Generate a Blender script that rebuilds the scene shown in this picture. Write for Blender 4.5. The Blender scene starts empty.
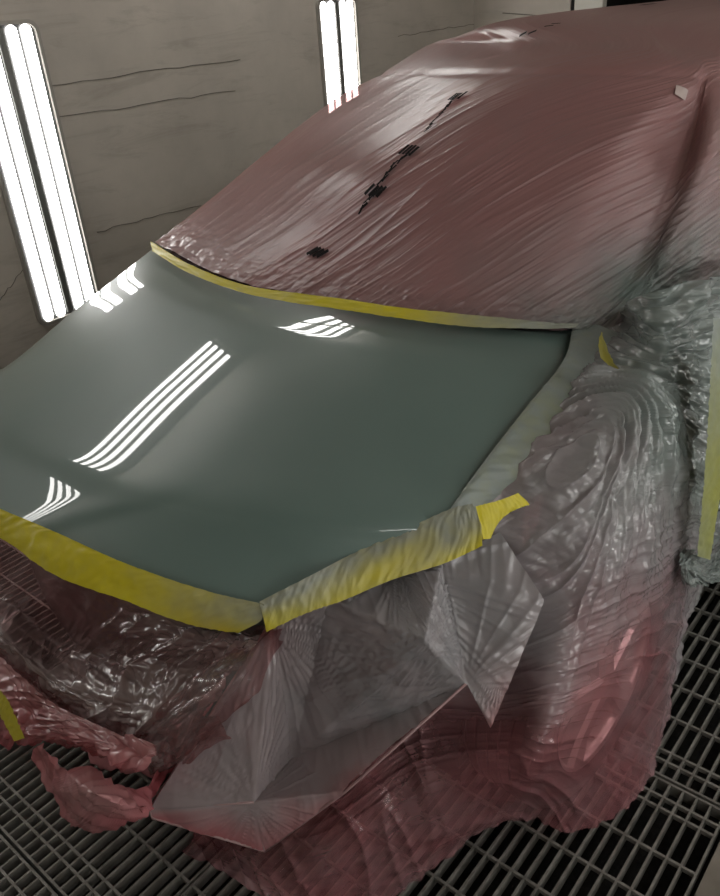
import bpy, math, random
import numpy as np
from mathutils import Matrix, Vector

S = bpy.context.scene
CX = -.06
COL = S.collection
BOOTH = 0.05161   # the booth stands a few degrees off the car's axis

# ------------------------------------------------------------------ helpers
def link(o, parent=None):
    COL.objects.link(o)
    if parent is not None: o.parent = parent
    return o

def tag(o, label=None, cat=None, group=None, kind=None):
    if label: o['label'] = label
    if cat: o['category'] = cat
    if group: o['group'] = group
    if kind: o['kind'] = kind
    return o

def empty(name, loc=(0, 0, 0), rz=0):
    o = bpy.data.objects.new(name, None); COL.objects.link(o)
    o.location = loc; o.rotation_euler = (0, 0, rz); o.empty_display_size = .1
    return o

def mesh_obj(name, verts, faces, mat, parent=None, smooth=True, uv=None, attrs=None):
    me = bpy.data.meshes.new(name)
    me.from_pydata([tuple(map(float, v)) for v in verts], [], [tuple(map(int, f)) for f in faces])
    if mat: me.materials.append(mat)
    if smooth: me.polygons.foreach_set('use_smooth', [True] * len(me.polygons))
    for k, a in (attrs or {}).items():
        at = me.attributes.new(k, 'FLOAT', 'POINT'); at.data.foreach_set('value', np.asarray(a, np.float32).ravel())
    if uv is not None:
        ul = me.uv_layers.new(name='UVMap')
        li = np.empty(len(me.loops), np.int32); me.loops.foreach_get('vertex_index', li)
        ul.data.foreach_set('uv', np.asarray(uv, np.float32)[li].ravel())
    me.update()
    return link(bpy.data.objects.new(name, me), parent)

class MB:
    """collects boxes, lathes and tubes into one mesh"""
    def __init__(s): s.v = []; s.f = []
    def add(s, v, f):
        n = len(s.v); s.v += [tuple(p) for p in v]; s.f += [tuple(i + n for i in q) for q in f]
        return s
    def box(s, a, b):
        (x0, y0, z0), (x1, y1, z1) = a, b
        v = [(x0,y0,z0),(x1,y0,z0),(x1,y1,z0),(x0,y1,z0),(x0,y0,z1),(x1,y0,z1),(x1,y1,z1),(x0,y1,z1)]
        return s.add(v, [(0,3,2,1),(4,5,6,7),(0,1,5,4),(1,2,6,5),(2,3,7,6),(3,0,4,7)])
    def tube(s, pts, r, n=10, caps=True):
        P = [Vector(p) for p in pts]; v = []; f = []
        for i, p in enumerate(P):
            d = (P[min(i+1, len(P)-1)] - P[max(i-1, 0)]).normalized()
            u = d.orthogonal().normalized() if i == 0 else (u - d * u.dot(d)).normalized()
            w = d.cross(u); rr = r[i] if hasattr(r, '__len__') else r
            for k in range(n):
                a = 2*math.pi*k/n; v.append(p + (u*math.cos(a) + w*math.sin(a))*rr)
        for i in range(len(P)-1):
            for k in range(n): f.append((i*n+k, i*n+(k+1)%n, (i+1)*n+(k+1)%n, (i+1)*n+k))
        if caps: f += [tuple(range(n))[::-1], tuple((len(P)-1)*n+k for k in range(n))]
        return s.add(v, f)
    def lathe_x(s, prof, c, n=96):
        """profile of (x, r) spun about a line along x through c"""
        v = []; f = []; m = len(prof)
        for k in range(n):
            a = 2*math.pi*k/n
            for x, r in prof: v.append((c[0]+x, c[1]+r*math.cos(a), c[2]+r*math.sin(a)))
        for k in range(n):
            for i in range(m-1): f.append((k*m+i, k*m+i+1, ((k+1)%n)*m+i+1, ((k+1)%n)*m+i))
        return s.add(v, f)
    def build(s, name, mat, parent=None, smooth=False, rz=0, bevel=0):
        o = mesh_obj(name, s.v, s.f, mat, parent, smooth); o.rotation_euler.z = rz
        if bevel:
            b = o.modifiers.new('bevel', 'BEVEL'); b.width = bevel; b.segments = 2; b.limit_method = 'ANGLE'
        return o

# --- noise
_rs = np.random.RandomState(11)
_perm = np.tile(_rs.permutation(512), 3)
_ang = _rs.rand(512) * 2*np.pi
def noise(x, y, seed=0):
    x = np.asarray(x, float) + seed*17.31; y = np.asarray(y, float) + seed*5.77
    xi = np.floor(x).astype(int); yi = np.floor(y).astype(int); xf = x-xi; yf = y-yi
    def g(ix, iy, dx, dy):
        a = _ang[_perm[_perm[ix & 511] + (iy & 511)] & 511]
        return np.cos(a)*dx + np.sin(a)*dy
    u = xf**3*(xf*(xf*6-15)+10); v = yf**3*(yf*(yf*6-15)+10)
    n0 = g(xi,yi,xf,yf)*(1-u) + g(xi+1,yi,xf-1,yf)*u
    n1 = g(xi,yi+1,xf,yf-1)*(1-u) + g(xi+1,yi+1,xf-1,yf-1)*u
    return (n0*(1-v) + n1*v)*1.5
def ridge(x, y, seed=0, sharp=3):          # thin raised creases with flat film between
    return np.clip(1-np.abs(noise(x, y, seed))*2.2, 0, 1)**sharp
def crumple(x, y, seed=0, oct=3):          # facets meeting in sharp lines
    r = 0; a = 1
    for k in range(oct):
        c, s_ = math.cos(1.3*k+seed), math.sin(1.3*k+seed)
        r = r + a*np.abs(noise((x*c-y*s_)*2**k, (x*s_+y*c)*2**k, seed+k)); a *= .55
    return r
def sstep(a, b, x):
    t = np.clip((np.asarray(x, float)-a)/(b-a), 0, 1); return t*t*(3-2*t)

# --- smooth sheets through control points
def cr_eval(P, t):
    """Catmull-Rom along axis 0 of P at params t in [0,1]"""
    n = P.shape[0]; x = np.clip(t, 0, 1)*(n-1); i = np.minimum(x.astype(int), n-2); f = (x-i)
    Pm = np.concatenate([2*P[:1]-P[1:2], P, 2*P[-1:]-P[-2:-1]], 0)
    p0, p1, p2, p3 = Pm[i], Pm[i+1], Pm[i+2], Pm[i+3]
    f = f.reshape(-1, *([1]*(P.ndim-1)))
    return .5*((2*p1) + (p2-p0)*f + (2*p0-5*p1+4*p2-p3)*f**2 + (3*p1-p0-3*p2+p3)*f**3)
def surf(rows, nu, nv):
    P = np.array(rows, float); u = np.linspace(0, 1, nu); v = np.linspace(0, 1, nv)
    A = cr_eval(P, v); A = cr_eval(np.swapaxes(A, 0, 1), u); A = np.swapaxes(A, 0, 1)
    U, V = np.meshgrid(u, v); return A, U, V
def normals(P, flip=False):
    N = np.cross(np.gradient(P, axis=1), np.gradient(P, axis=0))
    N /= np.linalg.norm(N, axis=2, keepdims=True)+1e-12
    return -N if flip else N
def grid_faces(nu, nv, flip=False):
    i = np.arange((nv-1)*(nu-1)); r = i//(nu-1); c = i % (nu-1); a = r*nu+c
    F = np.stack([a, a+1, a+1+nu, a+nu], 1)
    return F[:, ::-1] if flip else F
def sheet(name, rows, nu, nv, mat, disp=None, parent=None, flip=False, spray=None, off=0, mask=None, uvf=None):
    P, U, V = surf(rows, nu, nv); N = normals(P)
    if ((P-np.array((CX, 2.2, .45)))*N).sum() < 0: N = -N; flip = True
    else: flip = False
    d = np.full(U.shape, float(off))
    if disp is not None: d = d + disp(U, V, P)
    P = P + N*d[..., None]
    P[..., 2] = np.maximum(P[..., 2], .004)
    at = {}
    if spray is not None:
        if callable(spray): at['spray'] = spray(U, V, P)
        else: at['spray'] = np.clip(surf(np.array(spray, float)[..., None], nu, nv)[0][..., 0], 0, 1)
    F = grid_faces(nu, nv, flip)
    if mask is not None:
        k = mask(U, V, P).ravel(); F = F[k[F].all(1)]
    o = mesh_obj(name, P.reshape(-1, 3), F, mat, parent, uv=np.stack([U.ravel(), V.ravel()], 1) if uvf is None else np.stack([q.ravel() for q in uvf(U, V, P)], 1), attrs=at)
    return o, P, N
def facets(name, V, T, n, mat, disp, spray, smooth_it=3, parent=None):
    """a folded sheet: flat triangles between folded points, finely divided, creased and slightly rounded"""
    V = [np.array(v, float) for v in V]; key = {}; pts = []; sp = []; faces = []
    def idx(p, s):
        k = tuple(np.round(p, 4))
        if k not in key: key[k] = len(pts); pts.append(p); sp.append(s)
        return key[k]
    for (a, b, c) in T:
        g = {}
        for i in range(n+1):
            for j in range(n+1-i):
                w = (i/n, j/n, (n-i-j)/n)
                g[i, j] = idx(V[a]*w[0]+V[b]*w[1]+V[c]*w[2], spray[a]*w[0]+spray[b]*w[1]+spray[c]*w[2])
        for i in range(n):
            for j in range(n-i):
                faces.append((g[i,j], g[i+1,j], g[i,j+1]))
                if i+j < n-1: faces.append((g[i+1,j], g[i+1,j+1], g[i,j+1]))
    P = np.array(pts); F = np.array(faces)
    E = np.concatenate([F[:, [0,1]], F[:, [1,2]], F[:, [2,0]]]); E = np.unique(np.sort(E, 1), axis=0)
    cnt = np.zeros(len(P)); np.add.at(cnt, E[:,0], 1); np.add.at(cnt, E[:,1], 1)
    for _ in range(smooth_it):
        A = np.zeros_like(P); np.add.at(A, E[:,0], P[E[:,1]]); np.add.at(A, E[:,1], P[E[:,0]])
        P = P*.5 + .5*A/cnt[:, None]
    fn = np.cross(P[F[:,1]]-P[F[:,0]], P[F[:,2]]-P[F[:,0]]); N = np.zeros_like(P)
    for k in range(3): np.add.at(N, F[:,k], fn)
    N /= np.linalg.norm(N, axis=1, keepdims=True)+1e-12
    P = P + N*disp(P)[:, None]; P[:,2] = np.maximum(P[:,2], .004)
    return mesh_obj(name, P, F, mat, parent, attrs={'spray': np.array(sp)})

# ------------------------------------------------------------------ materials
def mat(name):
    m = bpy.data.materials.new(name); m.use_nodes = True; nt = m.node_tree; nt.nodes.clear()
    out = nt.nodes.new('ShaderNodeOutputMaterial')
    def N(t, **kw):
        n = nt.nodes.new('ShaderNode'+t)
        for k, v in kw.items():
            if k in n.inputs: n.inputs[k].default_value = v
            else: setattr(n, k, v)
        return n
    L = nt.links.new
    return m, N, L, out
def simple(name, col, rough=.5, metal=0, spec=.5, noise_amt=.0, scale=20, coat=0, bump=0):
    m, N, L, out = mat(name)
    p = N('BsdfPrincipled', Roughness=rough, Metallic=metal); p.inputs['Base Color'].default_value = (*col, 1)
    p.inputs['Specular IOR Level'].default_value = spec; p.inputs['Coat Weight'].default_value = coat
    p.inputs['Coat Roughness'].default_value = .02
    tc = N('TexCoord'); nz = N('TexNoise', Scale=scale, Detail=6.0); L(tc.outputs['Object'], nz.inputs['Vector'])
    if noise_amt:
        mx = N('MixRGB', blend_type='MULTIPLY'); mx.inputs[0].default_value = noise_amt
        rp = N('ValToRGB'); rp.color_ramp.elements[0].position = .35; rp.color_ramp.elements[1].position = .65
        rp.color_ramp.elements[0].color = (.35,.33,.3,1)
        L(nz.outputs[0], rp.inputs[0]); mx.inputs[1].default_value = (*col, 1); L(rp.outputs[0], mx.inputs[2]); L(mx.outputs[0], p.inputs['Base Color'])
    if bump:
        b = N('Bump', Strength=bump, Distance=.005); L(nz.outputs[0], b.inputs['Height']); L(b.outputs[0], p.inputs['Normal'])
    L(p.outputs[0], out.inputs[0]); return m
def film_mat(name, pink, lilac, grey, a0, a1, rough=.3, micro=.25, micro_scale=90, stretch=(1,1,1), spec=.55, transl=.25, through=(.9,.55,.55), streak=0):
    """thin pink polythene: clean film shows what lies under it, over-sprayed film hides it"""
    m, N, L, out = mat(name)
    at = N('Attribute', attribute_name='spray'); tc = N('TexCoord')
    n1 = N('TexNoise', Scale=7.0, Detail=5.0, Roughness=.6); L(tc.outputs['Object'], n1.inputs['Vector'])
    ad = N('Math', operation='MULTIPLY_ADD'); L(n1.outputs[0], ad.inputs[0]); ad.inputs[1].default_value = .7; ad.inputs[2].default_value = -.35
    sm = N('Math', operation='ADD', use_clamp=True); L(at.outputs['Fac'], sm.inputs[0]); L(ad.outputs[0], sm.inputs[1])
    cm = N('ValToRGB'); L(sm.outputs[0], cm.inputs[0]); e = cm.color_ramp.elements; e[0].color = (*pink,1); e[1].color = (*grey,1); e = e.new(.55); e.color = (*lilac,1)
    mp = N('Mapping'); mp.inputs['Scale'].default_value = stretch; L(tc.outputs['Object'], mp.inputs[0])
    n2 = N('TexNoise', Scale=micro_scale, Detail=4.0, Roughness=.55, Distortion=.6); L(mp.outputs[0], n2.inputs['Vector'])
    bp = N('Bump', Strength=micro, Distance=.004); L(n2.outputs[0], bp.inputs['Height'])
    if streak:      # fine stretch lines running along the folds
        m3 = N('Mapping'); m3.inputs['Scale'].default_value = (110, 4, 1); L(tc.outputs['UV'], m3.inputs[0])
        n3 = N('TexNoise', Scale=1.0, Detail=3.0, Distortion=.3); L(m3.outputs[0], n3.inputs['Vector'])
        b3 = N('Bump', Strength=streak, Distance=.006); L(n3.outputs[0], b3.inputs['Height']); L(b3.outputs[0], bp.inputs['Normal'])
    p = N('BsdfPrincipled', Roughness=rough); p.inputs['Specular IOR Level'].default_value = spec
    L(cm.outputs[0], p.inputs['Base Color']); L(bp.outputs[0], p.inputs['Normal'])
    tl = N('BsdfTranslucent'); L(cm.outputs[0], tl.inputs[0]); L(bp.outputs[0], tl.inputs['Normal'])
    m1 = N('MixShader'); m1.inputs[0].default_value = transl; L(p.outputs[0], m1.inputs[1]); L(tl.outputs[0], m1.inputs[2])
    tr = N('BsdfTransparent'); tr.inputs[0].default_value = (*through, 1)
    al = N('MapRange'); al.inputs['To Min'].default_value = a0; al.inputs['To Max'].default_value = a1; L(sm.outputs[0], al.inputs['Value'])
    m2 = N('MixShader'); L(al.outputs[0], m2.inputs[0]); L(tr.outputs[0], m2.inputs[1]); L(m1.outputs[0], m2.inputs[2])
    L(m2.outputs[0], out.inputs[0]); return m
def emis(name, col, s):
    m, N, L, out = mat(name); e = N('Emission', Strength=s); e.inputs[0].default_value = (*col, 1); L(e.outputs[0], out.inputs[0]); return m

M_film = film_mat('pink_film', (.33,.172,.168), (.25,.185,.182), (.14,.185,.168), .88, .94, rough=.3, micro=.05, transl=.15, streak=.8, spec=.5)
M_side = film_mat('sprayed_film', (.42,.16,.175), (.35,.315,.328), (.20,.238,.226), .43, .95, rough=.2, micro=.3, micro_scale=20, transl=.12, streak=.5, through=(.86,.62,.63), spec=.85)
M_flap = film_mat('flap_film', (.42,.14,.15), (.34,.285,.295), (.24,.235,.245), .9, .98, rough=.24, micro=.1, micro_scale=70, transl=.15, spec=.7)
M_front = film_mat('front_film', (.22,.105,.11), (.26,.195,.19), (.30,.25,.24), .52, .88, rough=.2, micro=.15, micro_scale=50, transl=.12, spec=.8)
M_thin = film_mat('thin_film', (.17,.11,.11), (.17,.15,.15), (.19,.18,.18), .3, .62, rough=.2, micro=.15, micro_scale=30, transl=.1, spec=.9)
M_bag = film_mat('torn_film', (.58,.145,.17), (.55,.24,.25), (.5,.3,.3), .75, .93, rough=.25, micro=.12, micro_scale=18, transl=.3, spec=.7)

def paint_mat():
    m, N, L, out = mat('green_grey_paint')
    tc = N('TexCoord'); n = N('TexNoise', Scale=3.0, Detail=5.0); L(tc.outputs['Object'], n.inputs['Vector'])
    rp = N('ValToRGB'); L(n.outputs[0], rp.inputs[0])
    rp.color_ramp.elements[0].position = .3; rp.color_ramp.elements[0].color = (.098,.148,.132,1)
    rp.color_ramp.elements[1].position = .7; rp.color_ramp.elements[1].color = (.112,.165,.148,1)
    p = N('BsdfPrincipled', Roughness=.4); p.inputs['Coat Weight'].default_value = .8; p.inputs['Coat Roughness'].default_value = .015
    p.inputs['Specular IOR Level'].default_value = .3
    L(rp.outputs[0], p.inputs['Base Color']); L(p.outputs[0], out.inputs[0]); return m
M_paint = paint_mat()
M_black = simple('black_trim', (.012,.012,.012), .5)
M_glass = simple('dark_glass', (.02,.022,.024), .06, spec=.6)
M_rubber = simple('tyre_rubber', (.022,.021,.021), .75, noise_amt=.4)
M_rim = simple('alloy', (.8,.8,.8), .32, .75)
M_lamp = simple('lamp_lens', (.35,.36,.37), .15, spec=.7)

def tape_mat(name, a, b):
    m, N, L, out = mat(name)
    at = N('Attribute', attribute_name='spray'); tc = N('TexCoord')
    n = N('TexNoise', Scale=30.0, Detail=4.0); L(tc.outputs['Object'], n.inputs['Vector'])
    ad = N('Math', operation='MULTIPLY_ADD'); L(n.outputs[0], ad.inputs[0]); ad.inputs[1].default_value = .5; ad.inputs[2].default_value = -.25
    sm = N('Math', operation='ADD', use_clamp=True); L(at.outputs['Fac'], sm.inputs[0]); L(ad.outputs[0], sm.inputs[1])
    c = N('MixRGB'); L(sm.outputs[0], c.inputs[0]); c.inputs[1].default_value = (*a,1); c.inputs[2].default_value = (*b,1)
    b2 = N('Bump', Strength=.25, Distance=.003); L(n.outputs[0], b2.inputs['Height'])
    p = N('BsdfPrincipled', Roughness=.42); L(c.outputs[0], p.inputs['Base Color']); L(b2.outputs[0], p.inputs['Normal'])
    L(p.outputs[0], out.inputs[0]); return m
M_tape = tape_mat('yellow_tape', (.52,.45,.012), (.235,.25,.20))
M_tapeg = tape_mat('sprayed_tape', (.30,.31,.05), (.215,.25,.235))

def wall_mat(name, base, seams=True):
    m, N, L, out = mat(name)
    tc = N('TexCoord'); sep = N('SeparateXYZ'); L(tc.outputs['Object'], sep.inputs[0])
    n = N('TexNoise', Scale=1.3, Detail=8.0, Roughness=.65); L(tc.outputs['Object'], n.inputs['Vector'])
    rp = N('ValToRGB'); L(n.outputs[0], rp.inputs[0])
    rp.color_ramp.elements[0].position = .3; rp.color_ramp.elements[0].color = tuple(c*.78 for c in base)+(1,)
    rp.color_ramp.elements[1].position = .68; rp.color_ramp.elements[1].color = tuple(base)+(1,)
    # dirt drifting in streaks along the wall
    mp = N('Mapping'); mp.inputs['Scale'].default_value = (1.2,1.2,9); L(tc.outputs['Object'], mp.inputs[0])
    n2 = N('TexNoise', Scale=1.1, Detail=7.0, Roughness=.7, Distortion=.8); L(mp.outputs[0], n2.inputs['Vector'])
    r2 = N('ValToRGB'); L(n2.outputs[0], r2.inputs[0]); r2.color_ramp.elements[0].position=.33; r2.color_ramp.elements[0].color=(.45,.42,.4,1); r2.color_ramp.elements[1].position=.48; r2.color_ramp.elements[1].color=(1,1,1,1)
    mx = N('MixRGB', blend_type='MULTIPLY'); mx.inputs[0].default_value=.28; L(rp.outputs[0], mx.inputs[1]); L(r2.outputs[0], mx.inputs[2])
    col = mx.outputs[0]
    p = N('BsdfPrincipled', Roughness=.6); p.inputs['Specular IOR Level'].default_value=.3
    L(col, p.inputs['Base Color']); L(p.outputs[0], out.inputs[0]); return m
M_wall = wall_mat('dusty_wall', (.50,.455,.40))
M_white = simple('white_panel', (.62,.60,.54), .5, noise_amt=.15, scale=3)
M_seam = simple('panel_seam', (.16,.145,.125), .7, noise_amt=.5, scale=6)
M_dark = simple('dark_void', (.01,.009,.008), .9)
M_pit = simple('pit_filter', (.022,.022,.021), .95, noise_amt=.7, scale=60, bump=.5)
M_steel = simple('worn_galvanised_steel', (.22,.215,.195), .55, .25, noise_amt=.6, scale=25)
M_conc = simple('concrete', (.20,.18,.15), .8, noise_amt=.5, scale=8)
M_tube = emis('fluorescent_tube', (1,.985,.95), 16)
M_refl = simple('lamp_tray', (.05,.05,.05), .35, spec=.5)
M_frame = simple('lamp_frame', (.33,.31,.28), .45, .3)
M_mid = simple('lamp_divider', (.16,.16,.15), .4, .6)

# ------------------------------------------------------------------ the booth
X0, X1, Y0, Y1, ZC = -3.0, 3.5, -3.4, 6.5, 3.05
def bst(name, mb, m, **k):
    o = mb.build(name, m, rz=BOOTH, **k); tag(o, kind='structure'); return o
DX0, DX1 = -2.033, -1.766
bst('wall_left', MB().box((X0-.1, Y0, -.6), (X0, Y1, 2.3)), M_wall)
bst('trim_1', MB().add([(X0,Y0,2.3),(X0,Y1,2.3),(X0+.6,Y1,ZC),(X0+.6,Y0,ZC),(X0-.1,Y0,2.3),(X0-.1,Y1,2.3),(X0+.5,Y1,ZC+.1),(X0+.5,Y0,ZC+.1)],
    [(0,1,2,3),(4,7,6,5),(0,4,5,1),(3,2,6,7),(0,3,7,4),(1,5,6,2)]), M_wall)
bst('wall_right', MB().box((X1, Y0, -.6), (X1+.1, Y1, 2.3)), M_wall)
bst('trim_2', MB().add([(X1,Y0,2.3),(X1,Y1,2.3),(X1-.6,Y1,ZC),(X1-.6,Y0,ZC),(X1+.1,Y0,2.3),(X1+.1,Y1,2.3),(X1-.5,Y1,ZC+.1),(X1-.5,Y0,ZC+.1)],
    [(0,3,2,1),(4,5,6,7),(0,1,5,4),(3,7,6,2),(0,4,7,3),(1,2,6,5)]), M_wall)
bst('ceiling', MB().box((X0+.4, Y0, ZC), (X1-.4, Y1, ZC+.1)), M_wall)
bst('wall_front', MB().box((X0-.1, Y0-.1, -.6), (X1+.1, Y0, ZC+.1)), M_wall)
wb = MB().box((X0-.1, Y1, -.6), (DX0-.02, Y1+.12, ZC+.1)).box((DX0-.02, Y1, 2.25), (DX1+1.5, Y1+.12, ZC+.1)).box((DX1+1.5, Y1, -.6), (X1+.1, Y1+.12, ZC+.1))
bst('wall_back', wb, M_wall)
bst('trim_3', MB().box((DX0-.02, Y1+.02, -.3), (DX0+.012, Y1+.1, 2.25)), M_dark)
o = bst('door_1', MB().box((DX0+.012, Y1+.01, 0), (DX1, Y1+.09, 2.25)), M_white, bevel=.008)
bst('wall_passage', MB().box((DX1-.5, Y1+1.2, -.3), (DX1+2.2, Y1+1.25, 2.6)).box((DX0-.1, Y1+.13, -.3), (DX0-.05, Y1+1.25, 2.6)).box((DX1+2.15, Y1+.13, -.3), (DX1+2.2, Y1+1.25, 2.6)).box((DX0-.1,Y1+.13,2.55),(DX1+2.2,Y1+1.25,2.6)).box((DX0-.1,Y1+.13,-.3),(DX1+2.2,Y1+1.25,-.25)), M_dark)
# panel joints of the wall skin
def seam(name, pts, r=.005):
    o = MB().tube(pts, r, 6).build(name, M_seam, rz=BOOTH); tag(o, kind='structure')
rng = random.Random(4)
def seam_line(y0, y1, z0, z1, n=14):
    return [(X0+.001, y0+(y1-y0)*i/n, z0+(z1-z0)*i/n+rng.uniform(-.008,.008)) for i in range(n+1)]
for i, (y0, y1, z0, z1) in enumerate([(2.119, 3.575, 1.49, 1.495), (2.133, 3.493, 1.316, 1.31), (2.204, 3.043, 0.647, 0.634), (5.35, 6.501, 1.51, 1.528), (1.489, 1.715, 0.427, 0.589)]):
    seam('trim_%d' % (4+i), seam_line(y0,y1,z0,z1), .0022)
seam('trim_20', [(X0+.3+.18*i, Y1-.001, 1.60-.02*i+rng.uniform(-.006,.006)) for i in range(12)], .004)

# floor: dark pit below the gratings, concrete kerb beside them
GX = 1.283
o = bst('floor', MB().box((X0-.1, Y0-.1, -.62), (X1+.1, Y1+.1, -.45)).box((GX+.012, Y0, -.45), (X1, Y1, -.004)), M_conc)
bst('floor_filter', MB().box((X0, Y0, -.30), (GX, Y1, -.26)), M_pit)
# steel gratings: flat bars across, rods and end bars
PW, PL, BP = .92, 1.13, .0335
def grating(x1, y0, label, y_shift=0):
    mb = MB(); x0 = x1-PW+.006; y1 = y0+PL-.008
    n = int(round((x1-x0-.005)/BP))
    for i in range(n+1):
        x = x0+.0025+(x1-x0-.005)*i/n; mb.box((x-.0026, y0, -.034), (x+.0026, y1, 0))
    for y in (y0+.003, y1-.003): mb.box((x0, y-.003, -.034), (x1, y+.003, .0005))
    rods = [y0+.05, y1-.05]
    k = 8; s = .1215
    c = (y0+y1)/2
    for i in range(-4, 5):
        y = c+i*s*.985
        if y0+.07 < y < y1-.07: rods.append(y)
    for y in rods: mb.box((x0, y-.0032, -.012), (x1, y+.0032, .0008))
    o = mb.build('floor_grating', M_steel, rz=BOOTH); tag(o, label, 'grating', 'steel floor gratings'); return o
wx = ['along the concrete kerb', 'under the middle of the car', 'under the far side of the car', 'towards the lit wall']
wy = {-1.337:'in front of the bumper', -.207:'under the front of the car', .923:'behind the front wheel', 2.053:'under the rear doors', 3.183:'under the tail of the car'}
for j, y0 in enumerate(wy):
    for i in range(4):
        grating(GX-i*PW, y0, 'dark floor grating %s, %s' % (wy[y0], wx[i]))
bst('trim_21', MB().box((X0, 4.31, -.3), (GX, Y1, 0)).box((X0, Y0, -.3), (GX, -1.36, 0)), M_conc)

# ------------------------------------------------------------------ lamps
def rounded(y0, y1, z0, z1, r, n=6):
    pts = []
    for cy, cz, a0 in ((y1-r,z1-r,0),(y0+r,z1-r,90),(y0+r,z0+r,180),(y1-r,z0+r,270)):
        for i in range(n+1):
            a = math.radians(a0+90*i/n); pts.append((cy+r*math.cos(a), cz+r*math.sin(a)))
    return pts
def ring(mb, outer, inner, x0, x1, sg):
    n = len(outer); v = []
    for P in (outer, inner):
        for x in (x0, x1): v += [(x, y, z) for y, z in P]
    f = []
    for i in range(n):
        j = (i+1) % n
        f += [(n+i, n+j, 3*n+j, 3*n+i), (i, j, n+j, n+i), (2*n+i, 3*n+i, 3*n+j, 2*n+j)]
    return mb.add(v, f)
def wall_lamp(yc, sg, label):
    """upright recess with two pairs of tubes"""
    root = empty('wall_lamp', (0,0,0), BOOTH); tag(root, label, 'lamp', 'upright lamps on the booth walls')
    xw = X0 if sg > 0 else X1; z0, z1 = .22, 1.80; hw = .205
    ring(MB(), rounded(yc-hw-.02, yc+hw+.02, z0-.02, z1+.02, .06), rounded(yc-hw, yc+hw, z0, z1, .045), xw, xw+sg*.022, sg).build('frame', M_frame, root)
    P = rounded(yc-hw, yc+hw, z0, z1, .045)
    MB().add([(xw+sg*.004, y, z) for y, z in P], [tuple(range(len(P)))]).build('reflector', M_refl, root)
    MB().box((xw+sg*.004-.002, yc-.022, z0+.012), (xw+sg*.014+.002, yc+.022, z1-.012)).build('divider', M_mid, root, bevel=.003)
    for s in (-1, 1):
        for k in (.066, .150):
            y = yc+s*k
            tb = MB(); a = []
            for i in range(9):
                t = math.pi*i/16
                a.append((z0+.03-.028*math.sin(math.pi/2-t) , (.031)*math.sin(t)+.0005))
            zz = [q[0] for q in a]+[z0+z1-q[0] for q in reversed(a)]; rr = [q[1] for q in a]+[q[1] for q in reversed(a)]
            # flattened lens over one tube
            n = 16; v = []; f = []
            for z, r in zip(zz, rr):
                for q in range(n):
                    t = 2*math.pi*q/n; v.append((xw+sg*(.012+.010*math.cos(t)*r/.038), y+r*math.sin(t), z))
            for i in range(len(zz)-1):
                for q in range(n): f.append((i*n+q, i*n+(q+1)%n, (i+1)*n+(q+1)%n, (i+1)*n+q))
            tb.add(v, f).build('tube', M_tube, root, smooth=True)
    return root
LY = [-.8, 1.895, 4.6]
wall_lamp(1.895, 1, 'large upright glowing lamp on the dusty wall beside the bonnet')
wall_lamp(4.6, 1, 'smaller looking upright glowing lamp on the dusty wall beyond the windscreen')
wall_lamp(-.8, 1, 'upright glowing lamp on the dusty wall ahead of the car')
for y in LY: wall_lamp(y, -1, 'upright lamp on the wall behind the photographer %s' % {-.8:'ahead of the car',1.895:'beside the front wheel',4.6:'beside the rear of the car'}[y])
def corner_lamp(yc, sg, label, ln=1.4):
    """four tubes lying along the slanted panel between wall and ceiling"""
    root = empty('ceiling_lamp', (0,0,0), BOOTH); tag(root, label, 'lamp', 'four tube lamps overhead')
    xw = X0 if sg > 0 else X1
    a = Vector((xw, 0, 2.3)); d = Vector((sg*.6, 0, ZC-2.3)).normalized(); nrm = Vector((sg*d.z, 0, -abs(d.x)))
    def q(t, y, h): p = a + d*t + nrm*h; return (p.x, y, p.z)
    t0, t1 = .58, .94; y0, y1 = yc-ln/2-.05, yc+ln/2+.05
    v = [q(t0,y0,.003),q(t1,y0,.003),q(t1,y1,.003),q(t0,y1,.003)]
    MB().add(v, [(0,1,2,3)]).build('reflector', M_mid, root)
    fr = MB()
    for ta, tb, ya, yb in ((t0-.03,t0,y0,y1),(t1,t1+.03,y0,y1),(t0-.03,t1+.03,y0-.03,y0),(t0-.03,t1+.03,y1,y1+.03)):
        v = [q(ta,ya,0),q(tb,ya,0),q(tb,yb,0),q(ta,yb,0),q(ta,ya,.03),q(tb,ya,.03),q(tb,yb,.03),q(ta,yb,.03)]
        fr.add(v, [(0,3,2,1),(4,5,6,7),(0,1,5,4),(1,2,6,5),(2,3,7,6),(3,0,4,7)])
    fr.build('frame', M_frame, root)
    for k in range(4):
        t = .655+.073*k
        MB().tube([q(t, yc-ln/2, .03), q(t, yc+ln/2, .03)], .02, 12).build('tube', M_tube, root, smooth=True)
LP = {-1.05:'well ahead of the car', 1.30:'level with the windscreen', 3.65:'level with the roof'}
for y in LP: corner_lamp(y, 1, 'four tube lamp on the slanted panel above the lit wall, %s' % LP[y])
for y in LP: corner_lamp(y, -1, 'four tube lamp on slanted panel behind the photographer, %s' % LP[y])
# ------------------------------------------------------------------ the car
car = empty('car', (CX, 2.0, 0)); tag(car, 'car masked in pink film with a bare glossy green grey bonnet', 'car')
def into_car(o):
    o.parent = car; o.matrix_parent_inverse = Matrix.Translation((-CX, -2.0, 0)); return o

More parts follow.
